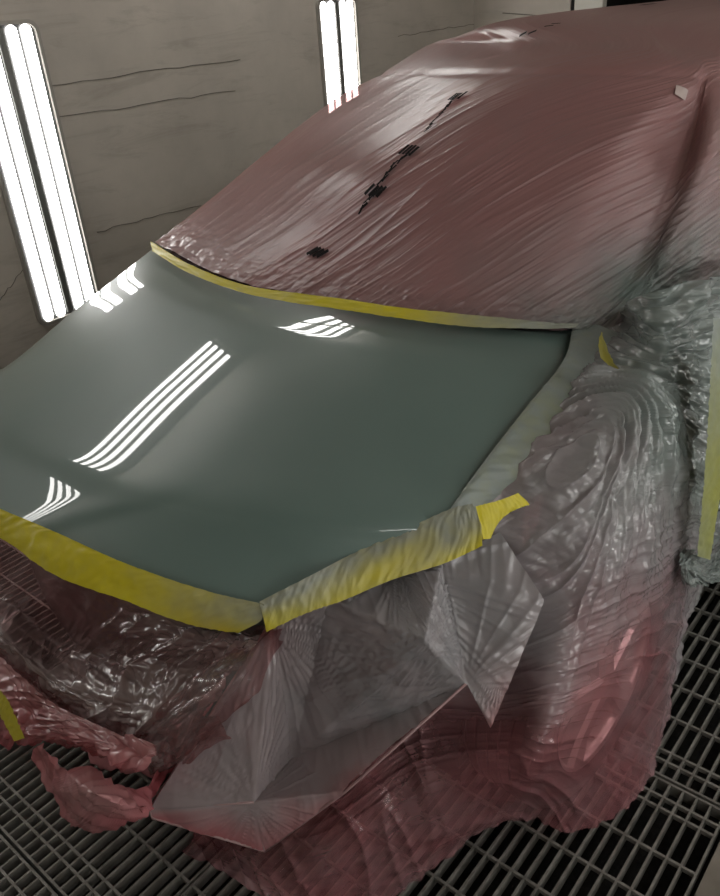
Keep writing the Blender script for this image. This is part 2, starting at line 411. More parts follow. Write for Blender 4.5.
# bonnet: control rows from the front edge back to the windscreen, columns from the far side to the near side
HF = [(-0.027,0,0.89),(0.159,0.034,0.887),(0.345,0.073,0.876),(0.52,0.133,0.853),(0.604,0.177,0.84)]
HC = [(-0.946,1.073,1.075),(-0.334,0.913,1.085),(0.054,0.918,1.09),(0.343,0.957,1.09),(0.554,1.072,1.07),(0.646,1.199,1.04)]
HE = [(0.604,0.177,0.84),(0.668,0.309,0.878),(0.729,0.409,0.907),(0.773,0.501,0.93),(0.752,0.696,0.96),(0.715,0.903,1),(0.646,1.199,1.04)]
HS = [(-0.704,0.119,0.865),(-0.696,0.337,0.935),(-0.795,0.65,1),(-0.946,1.073,1.075)]
def poly_eval(P, t):
    P = np.array(P, float); d = np.r_[0, np.cumsum(np.linalg.norm(np.diff(P, axis=0), axis=1))]; d /= d[-1]
    # smooth resample by arc length
    return np.stack([np.interp(t, d, P[:, k]) for k in range(3)], 1)
def smooth_curve(P, n):
    P = np.array(P, float); Q = cr_eval(P, np.linspace(0, 1, 400)); return poly_eval(Q, np.linspace(0, 1, n))
NUH, NVH = 161, 161
def coons(front, rear, left, right, nu, nv):
    f_, r_, l_, g_ = smooth_curve(front, nu), smooth_curve(rear, nu), smooth_curve(left, nv), smooth_curve(right, nv)
    u = np.linspace(0,1,nu)[None,:,None]; v = np.linspace(0,1,nv)[:,None,None]
    A = (1-v)*f_[None]+v*r_[None]+(1-u)*l_[:,None]+u*g_[:,None]-((1-u)*(1-v)*f_[0]+u*(1-v)*f_[-1]+(1-u)*v*r_[0]+u*v*r_[-1])
    # height: ruled between front and rear edge, rounding over to the side edges
    w = np.linspace(0,1,nv)[:,None]; e = np.linspace(0,1,nu)[None]
    el = (l_[:,2]-((1-w[:,0])*f_[0,2]+w[:,0]*r_[0,2]))[:,None]; eg = (g_[:,2]-((1-w[:,0])*f_[-1,2]+w[:,0]*r_[-1,2]))[:,None]
    A[...,2] = (1-w)*f_[None,:,2]+w*r_[None,:,2]+el*sstep(.4,0,e)+eg*sstep(.6,1,e)
    return A
front = [(-1.0,.30,.84),(-.85,.16,.86),(-.5,.03,.88)]+HF
left = [(-1.0,.30,.84)]+HS[1:]
HP = coons(front, HC, left, HE, NUH, NVH)
u = np.linspace(0,1,NUH)[None,:]; v = np.linspace(0,1,NVH)[:,None]
gs = sstep(.815,.86,v); gz = np.cumsum(gs, 0)/NVH
HP[...,2] -= sstep(0,.2,u)*sstep(1,.7,u)*.11*(gz-.165*v)
crown = .012*(4*u*(1-u))**.8*(4*v*(1-v))**.7
# pressed features: a raised centre field with soft shoulders and a swage before the windscreen
xs = HP[...,0]-CX
fld = sstep(.60,.42, np.abs(xs)/(.62+.25*v))*sstep(.02,.2,v)
HP[...,2] += crown 

rim = np.concatenate([HP[0], HP[1:,-1], HP[-1,-2::-1], HP[-2:0:-1,0]])
low = rim.copy(); low[:,2] -= .010; cen = HP.mean((0,1)); dxy = (cen-low); dxy[:,2]=0; low += dxy/np.linalg.norm(dxy,axis=1,keepdims=True)*.004
nR = len(rim); base = NUH*NVH
hv = np.concatenate([HP.reshape(-1,3), rim, low])
hf = [tuple(q) for q in grid_faces(NUH, NVH)]+[(base+i, base+nR+i, base+nR+(i+1)%nR, base+(i+1)%nR) for i in range(nR)]
hood = into_car(mesh_obj('bonnet', hv, hf, M_paint)); hood['label'] = 'glossy green grey bonnet fresh from the spray gun'

# lower body: stacked plan outlines with rounded nose and tail, wheel arches cut out
lev = [(.20,.20,.80),(.28,.14,.845),(.42,.11,.87),(.55,.11,.87),(.66,.14,.87),(.74,.17,.855),(.80,.24,.845),(.86,.42,.83),(.92,.62,.81),(.97,.95,.79)]
LV = cr_eval(np.array(lev), np.linspace(0,1,46))
NA = 260
body_v = []
for z, y0, w in LV:
    for k in range(NA):
        t = k/NA
        # half the points along nose and near side, mirrored for the far side
        s = t*2 if t < .5 else (1-t)*2; sgn = 1 if t < .5 else -1
        if s < .35:
            a = s/.35*math.pi/2; n_ = 2.4
            x = w*math.sin(a)**(2/n_); y = y0+(.95)*(1-math.cos(a)**(2/n_))
        elif s < .85: x = w; y = y0+.95+(s-.35)/.5*(3.0-y0-.0)
        else:
            a = (s-.85)/.15*math.pi/2; x = w*math.cos(a)**(2/2.6); y = 3.95+.25*math.sin(a)**(2/2.6)
        body_v.append((CX+sgn*x, y, z))
BV = np.array(body_v); bf = []
WY, WZ, WR = .87, .332, .332
def in_arch(p): return abs(p[0]-CX) > .55 and ((p[1]-WY)**2+(p[2]-WZ)**2 < .385**2 or (p[1]-3.3)**2+(p[2]-WZ)**2 < .385**2)
for i in range(len(LV)-1):
    for k in range(NA):
        q = (i*NA+k, i*NA+(k+1)%NA, (i+1)*NA+(k+1)%NA, (i+1)*NA+k)
        if not in_arch(BV[list(q)].mean(0)): bf.append(q)
top = [(len(LV)-1)*NA+k for k in range(NA)]
bf.append(tuple(top)); bf.append(tuple(range(NA))[::-1])
into_car(mesh_obj('body', BV, bf, M_paint))

# windscreen, roof and near pillar follow these points
G = [
 (-0.94,1.072,1.09), (-0.346,0.925,1.095), (0.041,0.932,1.1), (0.334,0.969,1.1), (0.557,1.067,1.085), (0.694,1.23,1.055), (0.698,1.399,1.06), (.80,1.72,1.04), (.84,2.5,1.04),
 (-0.876,1.298,1.205), (-0.265,1.11,1.22), (0.089,1.09,1.23), (0.345,1.099,1.225), (0.548,1.183,1.2), (0.693,1.389,1.175), (0.742,1.455,1.175), (.80,1.85,1.16), (.83,2.55,1.17),
 (-0.827,1.526,1.32), (-0.153,1.244,1.36), (0.175,1.201,1.37), (0.375,1.246,1.36), (0.562,1.307,1.34), (0.702,1.476,1.3), (0.758,1.526,1.295), (.79,2.0,1.28), (.81,2.6,1.31),
 (-0.886,1.941,1.44), (-0.148,1.492,1.475), (0.196,1.392,1.49), (0.395,1.438,1.485), (0.588,1.459,1.47), (0.69,1.604,1.43), (0.768,1.573,1.42), (.765,2.1,1.41), (.79,2.65,1.45),
 (-0.683,2.045,1.54), (-0.097,1.726,1.572), (0.28,1.57,1.588), (0.504,1.578,1.585), (0.635,1.691,1.57), (.655,1.74,1.556), (.69,1.82,1.54), (.715,2.2,1.535), (.75,2.7,1.55),
 (-0.815,2.491,1.6), (-0.097,1.942,1.627), (0.245,1.782,1.637), (0.437,1.845,1.635), (.46,1.90,1.63), (.60,1.96,1.605), (.655,2.0,1.57), (.68,2.3,1.56), (.71,2.75,1.58),
 (-.62,2.5,1.625), (-.42,2.35,1.67), (-.15,2.2,1.69), (.1,2.2,1.685), (.36,2.3,1.67), (.56,2.45,1.635), (.62,2.5,1.59), (.65,2.65,1.57), (.68,2.85,1.59),
 (-.66,3.4,1.60), (-.45,3.4,1.66), (-.2,3.4,1.69), (.05,3.4,1.69), (.3,3.4,1.68), (.5,3.4,1.64), (.58,3.4,1.59), (.62,3.4,1.57), (.66,3.4,1.57)]
G = np.array(G).reshape(8, 9, 3)
o, _, _ = sheet('windscreen', G[:5,:6], 60, 60, M_glass, off=-.03); into_car(o); o['label'] = 'dark windscreen under the film'
o, _, _ = sheet('roof', G[4:,:7], 60, 60, M_paint, off=-.03); into_car(o)
o, _, _ = sheet('windscreen_pillar', G[:5,5:7], 12, 60, M_paint, off=-.022); into_car(o)
o, _, _ = sheet('door_window', G[:5,6:9], 40, 40, M_glass, off=-.03); into_car(o)

def wheel(xo, y, inner, z=WZ):
    sg = 1 if xo > CX else -1
    root = into_car(empty('wheel', (xo, y, z)))
    root.location = (xo, y, z)
    def P(prof, n=120): return MB().lathe_x([(sg*x, r) for x, r in prof], (0,0,0), n)
    w = .215
    tp = [(-.012,.215),(-.004,.235),(.0,.262),(-.004,.29),(-.018,.318),(-.035,.331)]
    tp += [(-.036-.029*k-d, WR-dr) for k in range(5) for d, dr in ((0,.0),(.022,.0),(.0225,.009),(.0295,.009))]
    tp += [(-w+.035,.331),(-w+.018,.318),(-w,.28),(-w+.006,.24),(-w+.012,.215)]
    P(tp).build('tyre', M_rubber, root, smooth=False)
    # tread blocks: cross grooves
    P([(-.010,.218),(-.006,.222),(-.014,.212),(-.03,.205),(-.10,.195),(-.20,.20),(-.205,.215)]).build('rim', M_rim, root, smooth=True)
    for k in range(5):
        a = 2*math.pi*k/5+.35
        v = []; f = []
        st = [(.035,.040,-.012),(.09,.030,-.018),(.15,.032,-.022),(.212,.052,-.016)]
        for r, hw, x in st:
            for s_, dx in ((-1,0),(-.6,.010),(.6,.010),(1,0),(.9,-.03),(-.9,-.03)):
                ang = a + s_*hw/r
                v.append((sg*(x+dx), r*math.cos(ang), r*math.sin(ang)))
        for i in range(len(st)-1):
            for q in range(6): f.append((i*6+q, i*6+(q+1)%6, i*6+6+(q+1)%6, i*6+6+q))
        f += [tuple(range(6)), tuple(18+q for q in range(6))]
        mesh_obj('spoke', v, f, M_rim, root, smooth=False)
    P([(-.0005,.0005),(.0,.02),(-.004,.034),(-.012,.045),(-.03,.05)],40).build('hub_cap', M_rim, root, smooth=True)
    P([(-.07,.0005),(-.07,.14),(-.085,.14)],48).build('brake_disc', M_mid, root, smooth=False)
    return root
wheel(.955, WY, None); wheel(2*CX-.955, WY, None); wheel(.925, 3.3, None); wheel(2*CX-.925, 3.3, None)
for s in (1, -1):   # arch liners
    for y in (WY, 3.3):
        x = CX+s*.86
        v = []; f = []
        for i in range(25):
            a = math.pi*(i/24*1.16-.08)
            v += [(x, y+.39*math.cos(a), WZ+.39*math.sin(a)), (x-s*.30, y+.39*math.cos(a), WZ+.39*math.sin(a))]
        f = [(2*i, 2*i+1, 2*i+3, 2*i+2) for i in range(24)]
        into_car(mesh_obj('arch_liner', v, f, M_black))
# front of the car under the film: headlamp
hl = [(0.563,0.226,0.76),(0.65,0.321,0.82),(0.723,0.412,0.855),(0.764,0.482,0.88)]
hl = np.array(hl); rowsH = [hl+np.array((-.03,.05,-.01)), hl+np.array((0,.015,-.06)), hl+np.array((-.005,.02,-.13))]
o, _, _ = sheet('headlamp', rowsH, 30, 12, M_lamp); into_car(o)

# ------------------------------------------------------------------ masking film
def q_top(U, V):
    return U-.62*U*np.minimum(V*1.75, 1.15)
def d_top(U, V, P):
    q = q_top(U, V); ws = sstep(.60,.54,V)
    env = (.30+.7*sstep(.14,.0,V)+.95*sstep(.1,.5,U)*sstep(.62,.15,V))*ws + .10*sstep(.75,.58,V)
    env = env*np.clip(.35+1.3*np.clip(noise(q*7, V*2.0, 3)+.3, 0, 1), 0, 1.4)
    f = ridge(q*24+.35*noise(q*4,V*5,8), V*1.2, 1, 7) + ridge(q*47+.4*noise(q*5,V*6,9), V*2.0, 2, 6)*.6 + ridge(q*85, V*3, 7, 4)*.3
    d = .0055*env*f + .002*env*noise(q*14, V*1.6, 5)
    d += sstep(.10,.0,V)*sstep(.99,.8,U)*.008*(crumple(U*24, V*30, 4)-.3)
    # near pillar stands proud of the glass, roof edge drops to the screen
    d += (.005*sstep(.630,.645,U)*sstep(.80,.74,U)-.004*np.exp(-((U-.622)/.007)**2))*sstep(.60,.52,V)
    d += -.003*np.exp(-((V-.560)/.012)**2)*sstep(.70,.6,U) + .002*sstep(.555,.585,V)
    side_ = sstep(.66,.74,U)*sstep(.3,.0,V)
    d += side_*.014*(crumple(U*16, V*14, 6)-.3)
    return d
sp_top = np.zeros((8,9)); sp_top[0] = [.05,.08,.12,.22,.6,.95,1,.9,.8]; sp_top[1] = [0,.0,.0,.08,.35,.75,.85,.55,.5]; sp_top[2,4:] = [.08,.25,.45,.2,.2]; sp_top[3,5:] = [.02,.2,.1,.1]
top, TP, TN = sheet('masking_film', G, 1000, 360, M_film, d_top, spray=sp_top, uvf=lambda U, V, P: (q_top(U, V), V*1.2))
tag(top, 'pink masking film stretched in fine folds over the windscreen and roof', 'plastic film', 'pink masking films')
# dark dashes and small blocks printed along the film
M_ink = simple('film_ink', (.018,.016,.016), .9, spec=.05)
DP, DN = TP[:, :800:2], TN[:, :800:2]
def decal(mb, cen, ax, hl, hw, P=DP, N=DN):
    """a patch of the film's own surface around the grid place nearest a point"""
    ax = np.array(ax, float); d = np.linalg.norm(P-np.array(cen), axis=2); i, j = np.unravel_index(d.argmin(), d.shape)
    p = P[i,j]; n = N[i,j]; a = ax-n*ax.dot(n); a /= np.linalg.norm(a); b = np.cross(n, a)
    M_, K = 9, 4; v = []
    for s in np.linspace(-1,1,M_):
        for t in np.linspace(-1,1,K):
            q = p+a*hl*s+b*hw*t; dd = np.linalg.norm(P-q, axis=2); ii, jj = np.unravel_index(dd.argmin(), dd.shape)
            h = (P[ii,jj]-q).dot(n); v.append(q+n*(h+.005))
    mb.add(v, [(r*K+c, r*K+c+1, (r+1)*K+c+1, (r+1)*K+c) for r in range(M_-1) for c in range(K-1)])
INK = [(-0.076,1.033,1.181),(0.039,1.164,1.331),(0.066,1.275,1.417),(0.059,1.5,1.524)]
def mark(cen, ax, hl, hw):
    mb = MB(); decal(mb, cen, ax, hl, hw); mb.build('printed_mark', M_ink, top, smooth=True)
for k, c in enumerate(INK):
    dl = np.array(INK[min(k+1,3)])-np.array(INK[max(k-1,0)]); dl /= np.linalg.norm(dl)
    lat = np.array((1,-.2,.1))
    for w in (-.021,-.007,.007,.021): mark(np.array(c)+lat*w, dl+lat*.25, .019, .0056)
rg = random.Random(2)
def at_seg(a, b, t): return np.array(a)*(1-t)+np.array(b)*t
for a, b, t0, t1, n in ((0,1,.70,.92,4),(1,2,.2,.85,10),(2,3,.35,.9,9)):
    for i in range(n):
        t = t0+(t1-t0)*(i+rg.uniform(-.2,.2))/max(1,n-1); dl = np.array(INK[b])-np.array(INK[a])
        mark(at_seg(INK[a], INK[b], t)+np.array((rg.uniform(-.006,.006),0,0)), dl+np.array((rg.uniform(-.06,.1),0,0)), .014, .0032)
for c in [(0.006,1.919,1.652),(0.048,1.906,1.657),(0.082,1.938,1.67),(0.087,1.965,1.673)]: mark(c, (1,.3,0), .014, .006)
for c in [(0.028,2.676,1.691),(0.029,2.736,1.691)]: mark(c, (0,1,0), .03, .012)
wm = MB(); decal(wm, [(0.647,1.616,1.531)][0], (1,.2,0), .017, .014)
o = wm.build('paper_square', simple('pale_paper', (.42,.34,.32), .6), top, smooth=True); o['label'] = 'pale square showing at the top of the windscreen'

# side film: columns from the front bumper round the wheel to the door, rows from tape to floor
SD = [
 (0.515,0.223,0.69), (0.614,0.325,0.77), (0.712,0.417,0.83), (0.778,0.51,0.87), (0.779,0.616,0.935), (0.744,0.834,0.97), (0.692,1.151,1.02), (0.685,1.339,1.06), (0.86,1.182,1.204), (.90,2.1,1.02),
 (0.467,0.21,0.562), (0.63,0.297,0.676), (0.73,0.411,0.741), (0.81,0.513,0.751), (0.86,0.578,0.867), (0.9,0.696,0.966), (0.9,0.888,1.046), (0.9,1.045,1.075), (0.9,1.247,1.075), (.94,2.1,.85),
 (0.448,0.17,0.404), (0.6,0.277,0.508), (0.74,0.422,0.608), (0.85,0.507,0.65), (0.935,0.562,0.758), (0.975,0.671,0.863), (0.975,0.865,0.914), (0.945,1.126,0.9), (0.93,1.388,0.837), (.95,2.1,.6),
 (0.355,0.16,0.176), (0.61,0.246,0.347), (0.76,0.406,0.479), (0.91,0.462,0.563), (1,0.497,0.671), (1.02,0.647,0.721), (1,0.902,0.722), (0.955,1.215,0.672), (0.94,1.495,0.552), (.94,2.1,.35),
 (0.225,0.15,-0.077), (0.64,0.168,0.21), (0.78,0.309,0.345), (0.95,0.404,0.491), (1.03,0.451,0.536), (1.03,0.684,0.471), (1.01,0.933,0.459), (0.94,1.314,0.425), (0.92,1.596,0.301), (.92,2.1,.14),
 (0.349,0.023,0.1), (0.599,0.12,0.03), (0.744,0.277,0.02), (0.824,0.443,0.08), (0.906,0.57,0.13), (0.998,0.655,0.06), (1.048,0.858,0.012), (1.017,1.094,0.01), (0.858,1.642,0.03), (.88,2.1,.05)]
SD = np.array(SD).reshape(6, 10, 3)
def polar(P, c, ax1, ax2):
    d = P-np.array(c); a = d@np.array(ax1, float); b = d@np.array(ax2, float)
    return np.arctan2(b, a), np.sqrt(a*a+b*b)
def d_side(U, V, P):
    # folds fan out from the corner behind the bonnet and sweep round to the floor
    th, r = polar(P, (0.82,0.967,1.113), (0,-1,0), (0,0,-1))
    up = sstep(.80,.2,V)*sstep(.22,.40,U)
    d = up*sstep(.0,.12,r)*(.010*(ridge(th*4.2+.3*noise(th*3,r*4,20), r*1.2, 21, 3)-.3)+.012*ridge(th*9+.3*noise(th*5,r*6,19), r*2.5, 22, 4)*sstep(.05,.3,r)+.030*(crumple(th*3.2, r*2.6, 18)-.35)+.012*(crumple(P[...,1]*11, P[...,2]*9, 17)-.35))
    d += sstep(.45,.65,U)*sstep(.85,.3,V)*.022*(crumple(P[...,1]*5, P[...,2]*4, 23, 2)-.35)
    # soft long streaks across the clean film lower down
    low_ = sstep(.35,.7,V)
    q = V*1.0-.35*U+.12*np.sin(U*5)
    d += low_*(.007*ridge(q*18, U*2.5, 24, 3)+.0035*ridge(q*40, U*5, 25, 3))
    fr = sstep(.4,.1,U); d += fr*(.014*ridge((U*1.4-V*.35)*16, V*2, 26, 3))
    d += .006*noise(P[...,1]*7+P[...,0]*5, P[...,2]*7, 27)
    # glossy crumples by the door shut line
    d += sstep(.72,.85,U)*.022*(crumple(P[...,1]*9, P[...,2]*7, 28)-.35)
    d *= np.maximum(sstep(.0,.08,V), sstep(.72,.8,U)); hem = sstep(.93,1,V); d += hem*.008*noise(U*60, V*8, 29)
    return d
sp_side = np.array([
 [.4,.55,.6,.6,.6,.65,.75,.95,1,.9],
 [.1,.35,.55,.6,.6,.65,.8,1,1,.9],
 [.0,.1,.3,.5,.55,.6,.85,1,1,.9],
 [.0,.0,.1,.25,.35,.4,.6,.85,1,.9],
 [.1,.08,.05,.0,.0,.08,.2,.6,.9,.9],
 [.15,.18,.18,.18,.15,.1,.1,.3,.8,.9]])
side, SP, SN = sheet('masking_film', SD, 640, 420, M_side, d_side, spray=sp_side, uvf=lambda U, V, P: (np.where(V < .5, 0, 0)+V*.8-.3*U+.1*np.sin(U*5), U*1.5))
tag(side, 'crumpled pink and grey film over the wing and front wheel', 'plastic film', 'pink masking films')

# big folded flap below the headlamp
FV = [(0.539,0.237,0.745),(0.637,0.305,0.8),(0.72,0.403,0.845),(0.783,0.456,0.865),(0.845,0.559,0.9),(0.395,-0.039,0.35),(0.623,0.07,0.3),(0.594,0.085,0.41),(0.576,0.208,0.41),(0.9,0.375,0.695),(0.955,0.371,0.624),(0.965,0.525,0.822),(0.76,0.181,0.481),(0.86,0.313,0.821),(0.406,-0.045,0.335)]
FT = [(0,5,7),(0,7,8),(0,8,1),(1,8,13),(1,13,2),(8,9,13),(2,13,3),(13,9,3),(3,9,11),(3,11,4),(9,10,11),(7,12,8),(8,12,9),(7,6,12),(7,5,14),(7,14,6)]
FS = [.55,.8,1,1,1,.55,.05,.6,.85,.9,.3,.8,.35,.95,.1]
def d_flap(P):
    d = np.zeros(len(P))
    for c, sd, k in ((FV[2],31,1.),(FV[0],32,.8),(FV[7],33,.6),(FV[9],34,.7)):
        e = P-np.array(c); r = np.linalg.norm(e, axis=1); th = np.arctan2(e[:,2]+.3*e[:,0], e[:,1]+.6*e[:,0])
        d += k*.008*np.exp(-r/.28)*sstep(.0,.05,r)*ridge(th*9, r*3, sd, 2)
    d += .010*(crumple(P[:,0]*5+P[:,1]*4, P[:,2]*5, 35, 2)-.3)
    return d
flap = facets('masking_film', FV, FT, 60, M_flap, d_flap, FS, 2)
tag(flap, 'pointed grey mauve film flap hanging below the front corner of the bonnet', 'plastic film', 'pink masking films')
# pale folded hems along the flap's edges
hm = MB()
for seq in ((0,5),(5,7),(7,6),(5,14,6),(6,12,9)):
    hm.tube([FV[i] for i in seq], .0028, 6)
hm.build('hem', simple('film_hem', (.30,.19,.19), .35), flap, smooth=True)

# film tucked over the grille
FR = [
 (-0.396,-0.027,0.8), (-0.156,0.035,0.8), (0.079,0.052,0.79), (0.247,0.088,0.77), (0.406,0.141,0.75), (0.526,0.226,0.73),
 (-0.893,0.03,0.357), (-0.287,0.035,0.632), (-0.045,0.06,0.612), (0.219,0.08,0.667), (0.478,0.1,0.758), (0.622,0.13,0.795),
 (-1.06,0.02,0.119), (-0.371,0.03,0.482), (-0.132,0.06,0.44), (0.219,0.07,0.575), (0.453,0.08,0.687), (0.562,0.12,0.718),
 (-0.813,-0.06,0.18), (-0.201,-0.045,0.502), (0.031,-0.02,0.475), (0.324,0,0.568), (0.488,0.02,0.635), (0.573,0.06,0.698),
 (-0.938,-0.06,0.025), (-0.233,-0.05,0.435), (-0.004,-0.03,0.416), (0.236,-0.01,0.448), (0.412,0,0.516), (0.544,0.05,0.648),
 (-1.63,0,-0.65), (-0.653,0,-0.063), (-0.331,0.02,0.013), (0.074,0.03,0.205), (0.342,0.04,0.366), (0.636,0.06,0.665)]
FR = np.array(FR).reshape(6, 6, 3)
def d_front(U, V, P):
    th = U*1.0+V*.25
    d = .012*(ridge(U*9+V*3, V*1.5, 41, 2)-.3)*sstep(.0,.25,V)
    d += .006*ridge((U+.35*V)*38, V*5, 42, 2)*sstep(.1,.3,V)*sstep(.75,.4,V)
    d += .022*(crumple(U*6.5, V*5, 43)-.35)*sstep(.3,.6,U)*sstep(0,.15,V)
    d += .014*(crumple(U*9, V*8, 44)-.35)*sstep(.5,.7,V)
    return d
sp_fr = np.array([[0,0,0,.2,.4,.5],[0,0,0,.2,.4,.4],[.5,.4,.4,.4,.5,.4],[.8,.7,.7,.8,.9,.6],[.8,.7,.7,.9,1,.6],[.2,.2,.2,.3,.3,.1]])
frt, _, _ = sheet('masking_film', FR, 360, 260, M_front, d_front, spray=sp_fr)
tag(frt, 'dark wrinkled film tucked over the grille below the yellow front tape', 'plastic film', 'pink masking films')

# dark twisted fold running from the tape corner down over the bumper
TW = [
 (0.532,0.216,0.735), (0.571,0.1,0.775), (0.53,0.03,0.719), (0.44,0,0.6), (0.351,0,0.492),
 (0.546,0.235,0.72), (0.658,0.07,0.82), (0.627,0,0.771), (0.55,-0.03,0.663), (0.462,-0.03,0.566),
 (0.557,0.242,0.7), (0.663,0.09,0.768), (0.627,0.03,0.705), (0.531,0,0.585), (0.458,0,0.502)]
TW = np.array(TW).reshape(3,5,3)
tw, _, _ = sheet('masking_film', TW, 160, 60, M_thin, lambda U,V,P: .010*ridge(V*4+U*.6, U*1.5, 51, 3)+.012*(crumple(U*4,V*3,52)-.3), spray=np.array([[.3,.4,.6,.7,.8],[.4,.5,.6,.7,.8],[.2,.2,.2,.3,.4]]))
tag(tw, 'dark grey twist of film from the bonnet corner down to the bumper', 'plastic film', 'pink masking films')

# torn red film hanging below the bumper
BV_ = [(0.017,-0.12,0.317),(0.097,-0.11,0.397),(0.241,-0.13,0.439),(0.098,-0.14,0.257),(0.1,-0.12,0.11),(0.211,-0.11,0.177),(0.378,-0.08,0.315),(0.513,-0.17,0.62),(0.54,-0.14,0.594),(0.478,-0.07,0.441),(0.281,-0.09,0.451),(0.46,-0.11,0.541),(0.395,-0.03,0.41),(0.293,0.02,0.244),(0.344,0.05,0.405),(0.452,0.08,0.557),(0.502,0.12,0.628),(0.028,-0.02,0.248),(0.238,0.01,0.432),(0.359,0.05,0.453),(0.246,0.06,0.214),(-0.089,0.04,0.014)]
BT = [(0,1,3),(1,2,3),(3,2,7),(3,7,4),(4,7,5),(7,8,5),(5,8,6),(8,9,6),(2,10,7),(10,11,7),(7,11,8),(11,9,8),(11,12,9),(12,13,9),(12,14,13),(14,15,13),(15,16,13),(17,18,21),(18,20,21),(18,19,20)]
BS = [.3,.3,.5,.6,.6,.4,.3,.9,.7,.4,.5,.5,.1,.0,.0,.1,.1,.5,.5,.4,.4,.5]
bag = facets('masking_film', BV_, BT, 26, M_bag, lambda P: .022*(crumple(P[:,0]*8, P[:,2]*8+P[:,1]*5, 61)-.35), BS, 7)
tag(bag, 'torn bright pink film hanging in a loop under the bumper', 'plastic film', 'pink masking films')
LF = [
 (-0.88,-0.07,0.066), (-0.215,-0.06,0.43), (0.044,-0.05,0.439), (0.319,-0.05,0.542), (0.499,-0.03,0.599),
 (-1.045,-0.09,-0.2), (-0.211,-0.09,0.338), (0.058,-0.08,0.403), (0.349,-0.08,0.542), (0.506,-0.06,0.587),
 (-1.169,-0.11,-0.416), (-0.236,-0.11,0.231), (-0.034,-0.1,0.313), (0.179,-0.07,0.417), (0.348,-0.05,0.476),
 (-1.893,-0.06,-1.161), (-0.561,-0.07,-0.151), (-0.255,-0.07,0.1), (-0.042,-0.03,0.245), (0.176,-0.01,0.351)]
LF = np.array(LF).reshape(4,5,3)
lf, _, _ = sheet('masking_film', LF, 200, 120, M_bag, lambda U,V,P: .03*(crumple(U*5,V*2.5,71)-.35)+.006*ridge(U*9+V*5,V*2,72,4), spray=np.array([[.8]*5,[.55]*5,[.25]*5,[.1]*5]))
tag(lf, 'pink film bunched under the bumper at the left edge beside a yellow tape scrap', 'plastic film', 'pink masking films')

# door film beyond the shut line
DR = [[(.93,y,z) for y in (1.66,2.0,2.4,2.9)] for z in (1.06,.8,.5,.2,.06)]
DR = np.array(DR); DR[:,:,0] += np.array([-.03,0,.02,.03,.04])[:,None]
dr, _, _ = sheet('masking_film', DR, 200, 160, M_side, lambda U,V,P: .04*(crumple(P[...,1]*5,P[...,2]*5,81)-.35), spray=np.full((5,4),.95), flip=False)
tag(dr, 'grey green crumpled film over the door beyond the upright tape', 'plastic film', 'pink masking films')
# foil like tuft on the grating behind the wheel
TF = [
 (0.96,1.168,0.558), (0.97,1.243,0.507), (0.97,1.355,0.414), (0.96,1.519,0.353),
 (1,1.082,0.577), (1.02,1.128,0.55), (1.02,1.239,0.45), (1,1.426,0.364),
 (1,1.114,0.507), (1.02,1.141,0.49), (1.02,1.261,0.424), (1,1.45,0.301)]
TF = np.array(TF).reshape(3,4,3)
tf, _, _ = sheet('masking_film', TF, 90, 60, M_side, lambda U,V,P: .02*(crumple(U*4,V*3,91)-.35)+.008*(crumple(U*11,V*8,92)-.3), spray=np.full((3,4),1.))
tag(tf, 'small glossy grey tuft of film just behind the front wheel', 'plastic film', 'pink masking films')

# ------------------------------------------------------------------ tapes
def tape(label, rows, spray, m=M_tape, nu=160, nv=12, amp=.0015, seed=0, off=.004, name='masking_tape', tuck=None):
    rows = np.array(rows)
    if tuck:     # the upper edge of the tape runs a little way under the panel
        d = rows[0]-rows[1]; d /= np.linalg.norm(d, axis=1, keepdims=True)
        rows = np.concatenate([[rows[0]+d*.018-np.array((0,0,tuck))], rows]); spray = [spray[0]]+list(spray); nv += 4
    o, P, N = sheet(name, rows, nu, nv, m, lambda U,V,P: amp*noise(U*30,V*3,seed)+amp*1.5*ridge(U*24+V*3,V*1.5,seed+1,3), spray=spray, off=off)
    tag(o, label, 'tape', 'yellow masking tapes'); return o
C1 = [(-0.93,1.051,1.1),(-0.527,0.919,1.112),(-0.209,0.854,1.122),(-0.018,0.864,1.126),(0.148,0.899,1.126),(0.318,0.931,1.124),(0.465,0.994,1.115),(0.603,1.079,1.1),(0.663,1.149,1.085)]
C2 = [(-0.85,1.001,1.088),(-0.489,0.887,1.098),(-0.197,0.84,1.105),(0.001,0.844,1.108),(0.169,0.876,1.108),(0.335,0.91,1.106),(0.485,0.966,1.098),(0.599,1.064,1.087),(0.661,1.138,1.078)]
tape('long yellow tape along the bottom of the windscreen film', [C1, C2], [[.0,.05,.0,.1,.0,.1,.75,1,1],[.0,.05,.0,.1,.0,.15,.65,1,1]], seed=101, nv=10, off=.004)
A1 = [(-0.234,-0.039,0.895),(-0.028,0.001,0.892),(0.166,0.031,0.889),(0.349,0.071,0.877),(0.489,0.123,0.856),(0.596,0.183,0.841)]
A2 = [(-0.229,-0.048,0.875),(-0.025,-0.007,0.872),(0.18,0.016,0.863),(0.353,0.062,0.853),(0.485,0.11,0.832),(0.593,0.177,0.82)]
A3 = [(-0.233,-0.054,0.85),(-0.028,-0.012,0.85),(0.184,0.005,0.832),(0.349,0.048,0.827),(0.47,0.093,0.807),(0.559,0.148,0.793)]
tape('broad yellow tape under the front edge of the bonnet', [A1, A2, A3], [[0,.0,0,.1,.5,.9],[0,0,0,0,.45,.8],[0,0,0,0,.2,.1]], seed=103, off=.010, tuck=.004)
B1 = [(0.596,0.178,0.842),(0.636,0.238,0.871),(0.673,0.319,0.886),(0.728,0.41,0.911),(0.772,0.497,0.932),(0.798,0.546,0.931)]
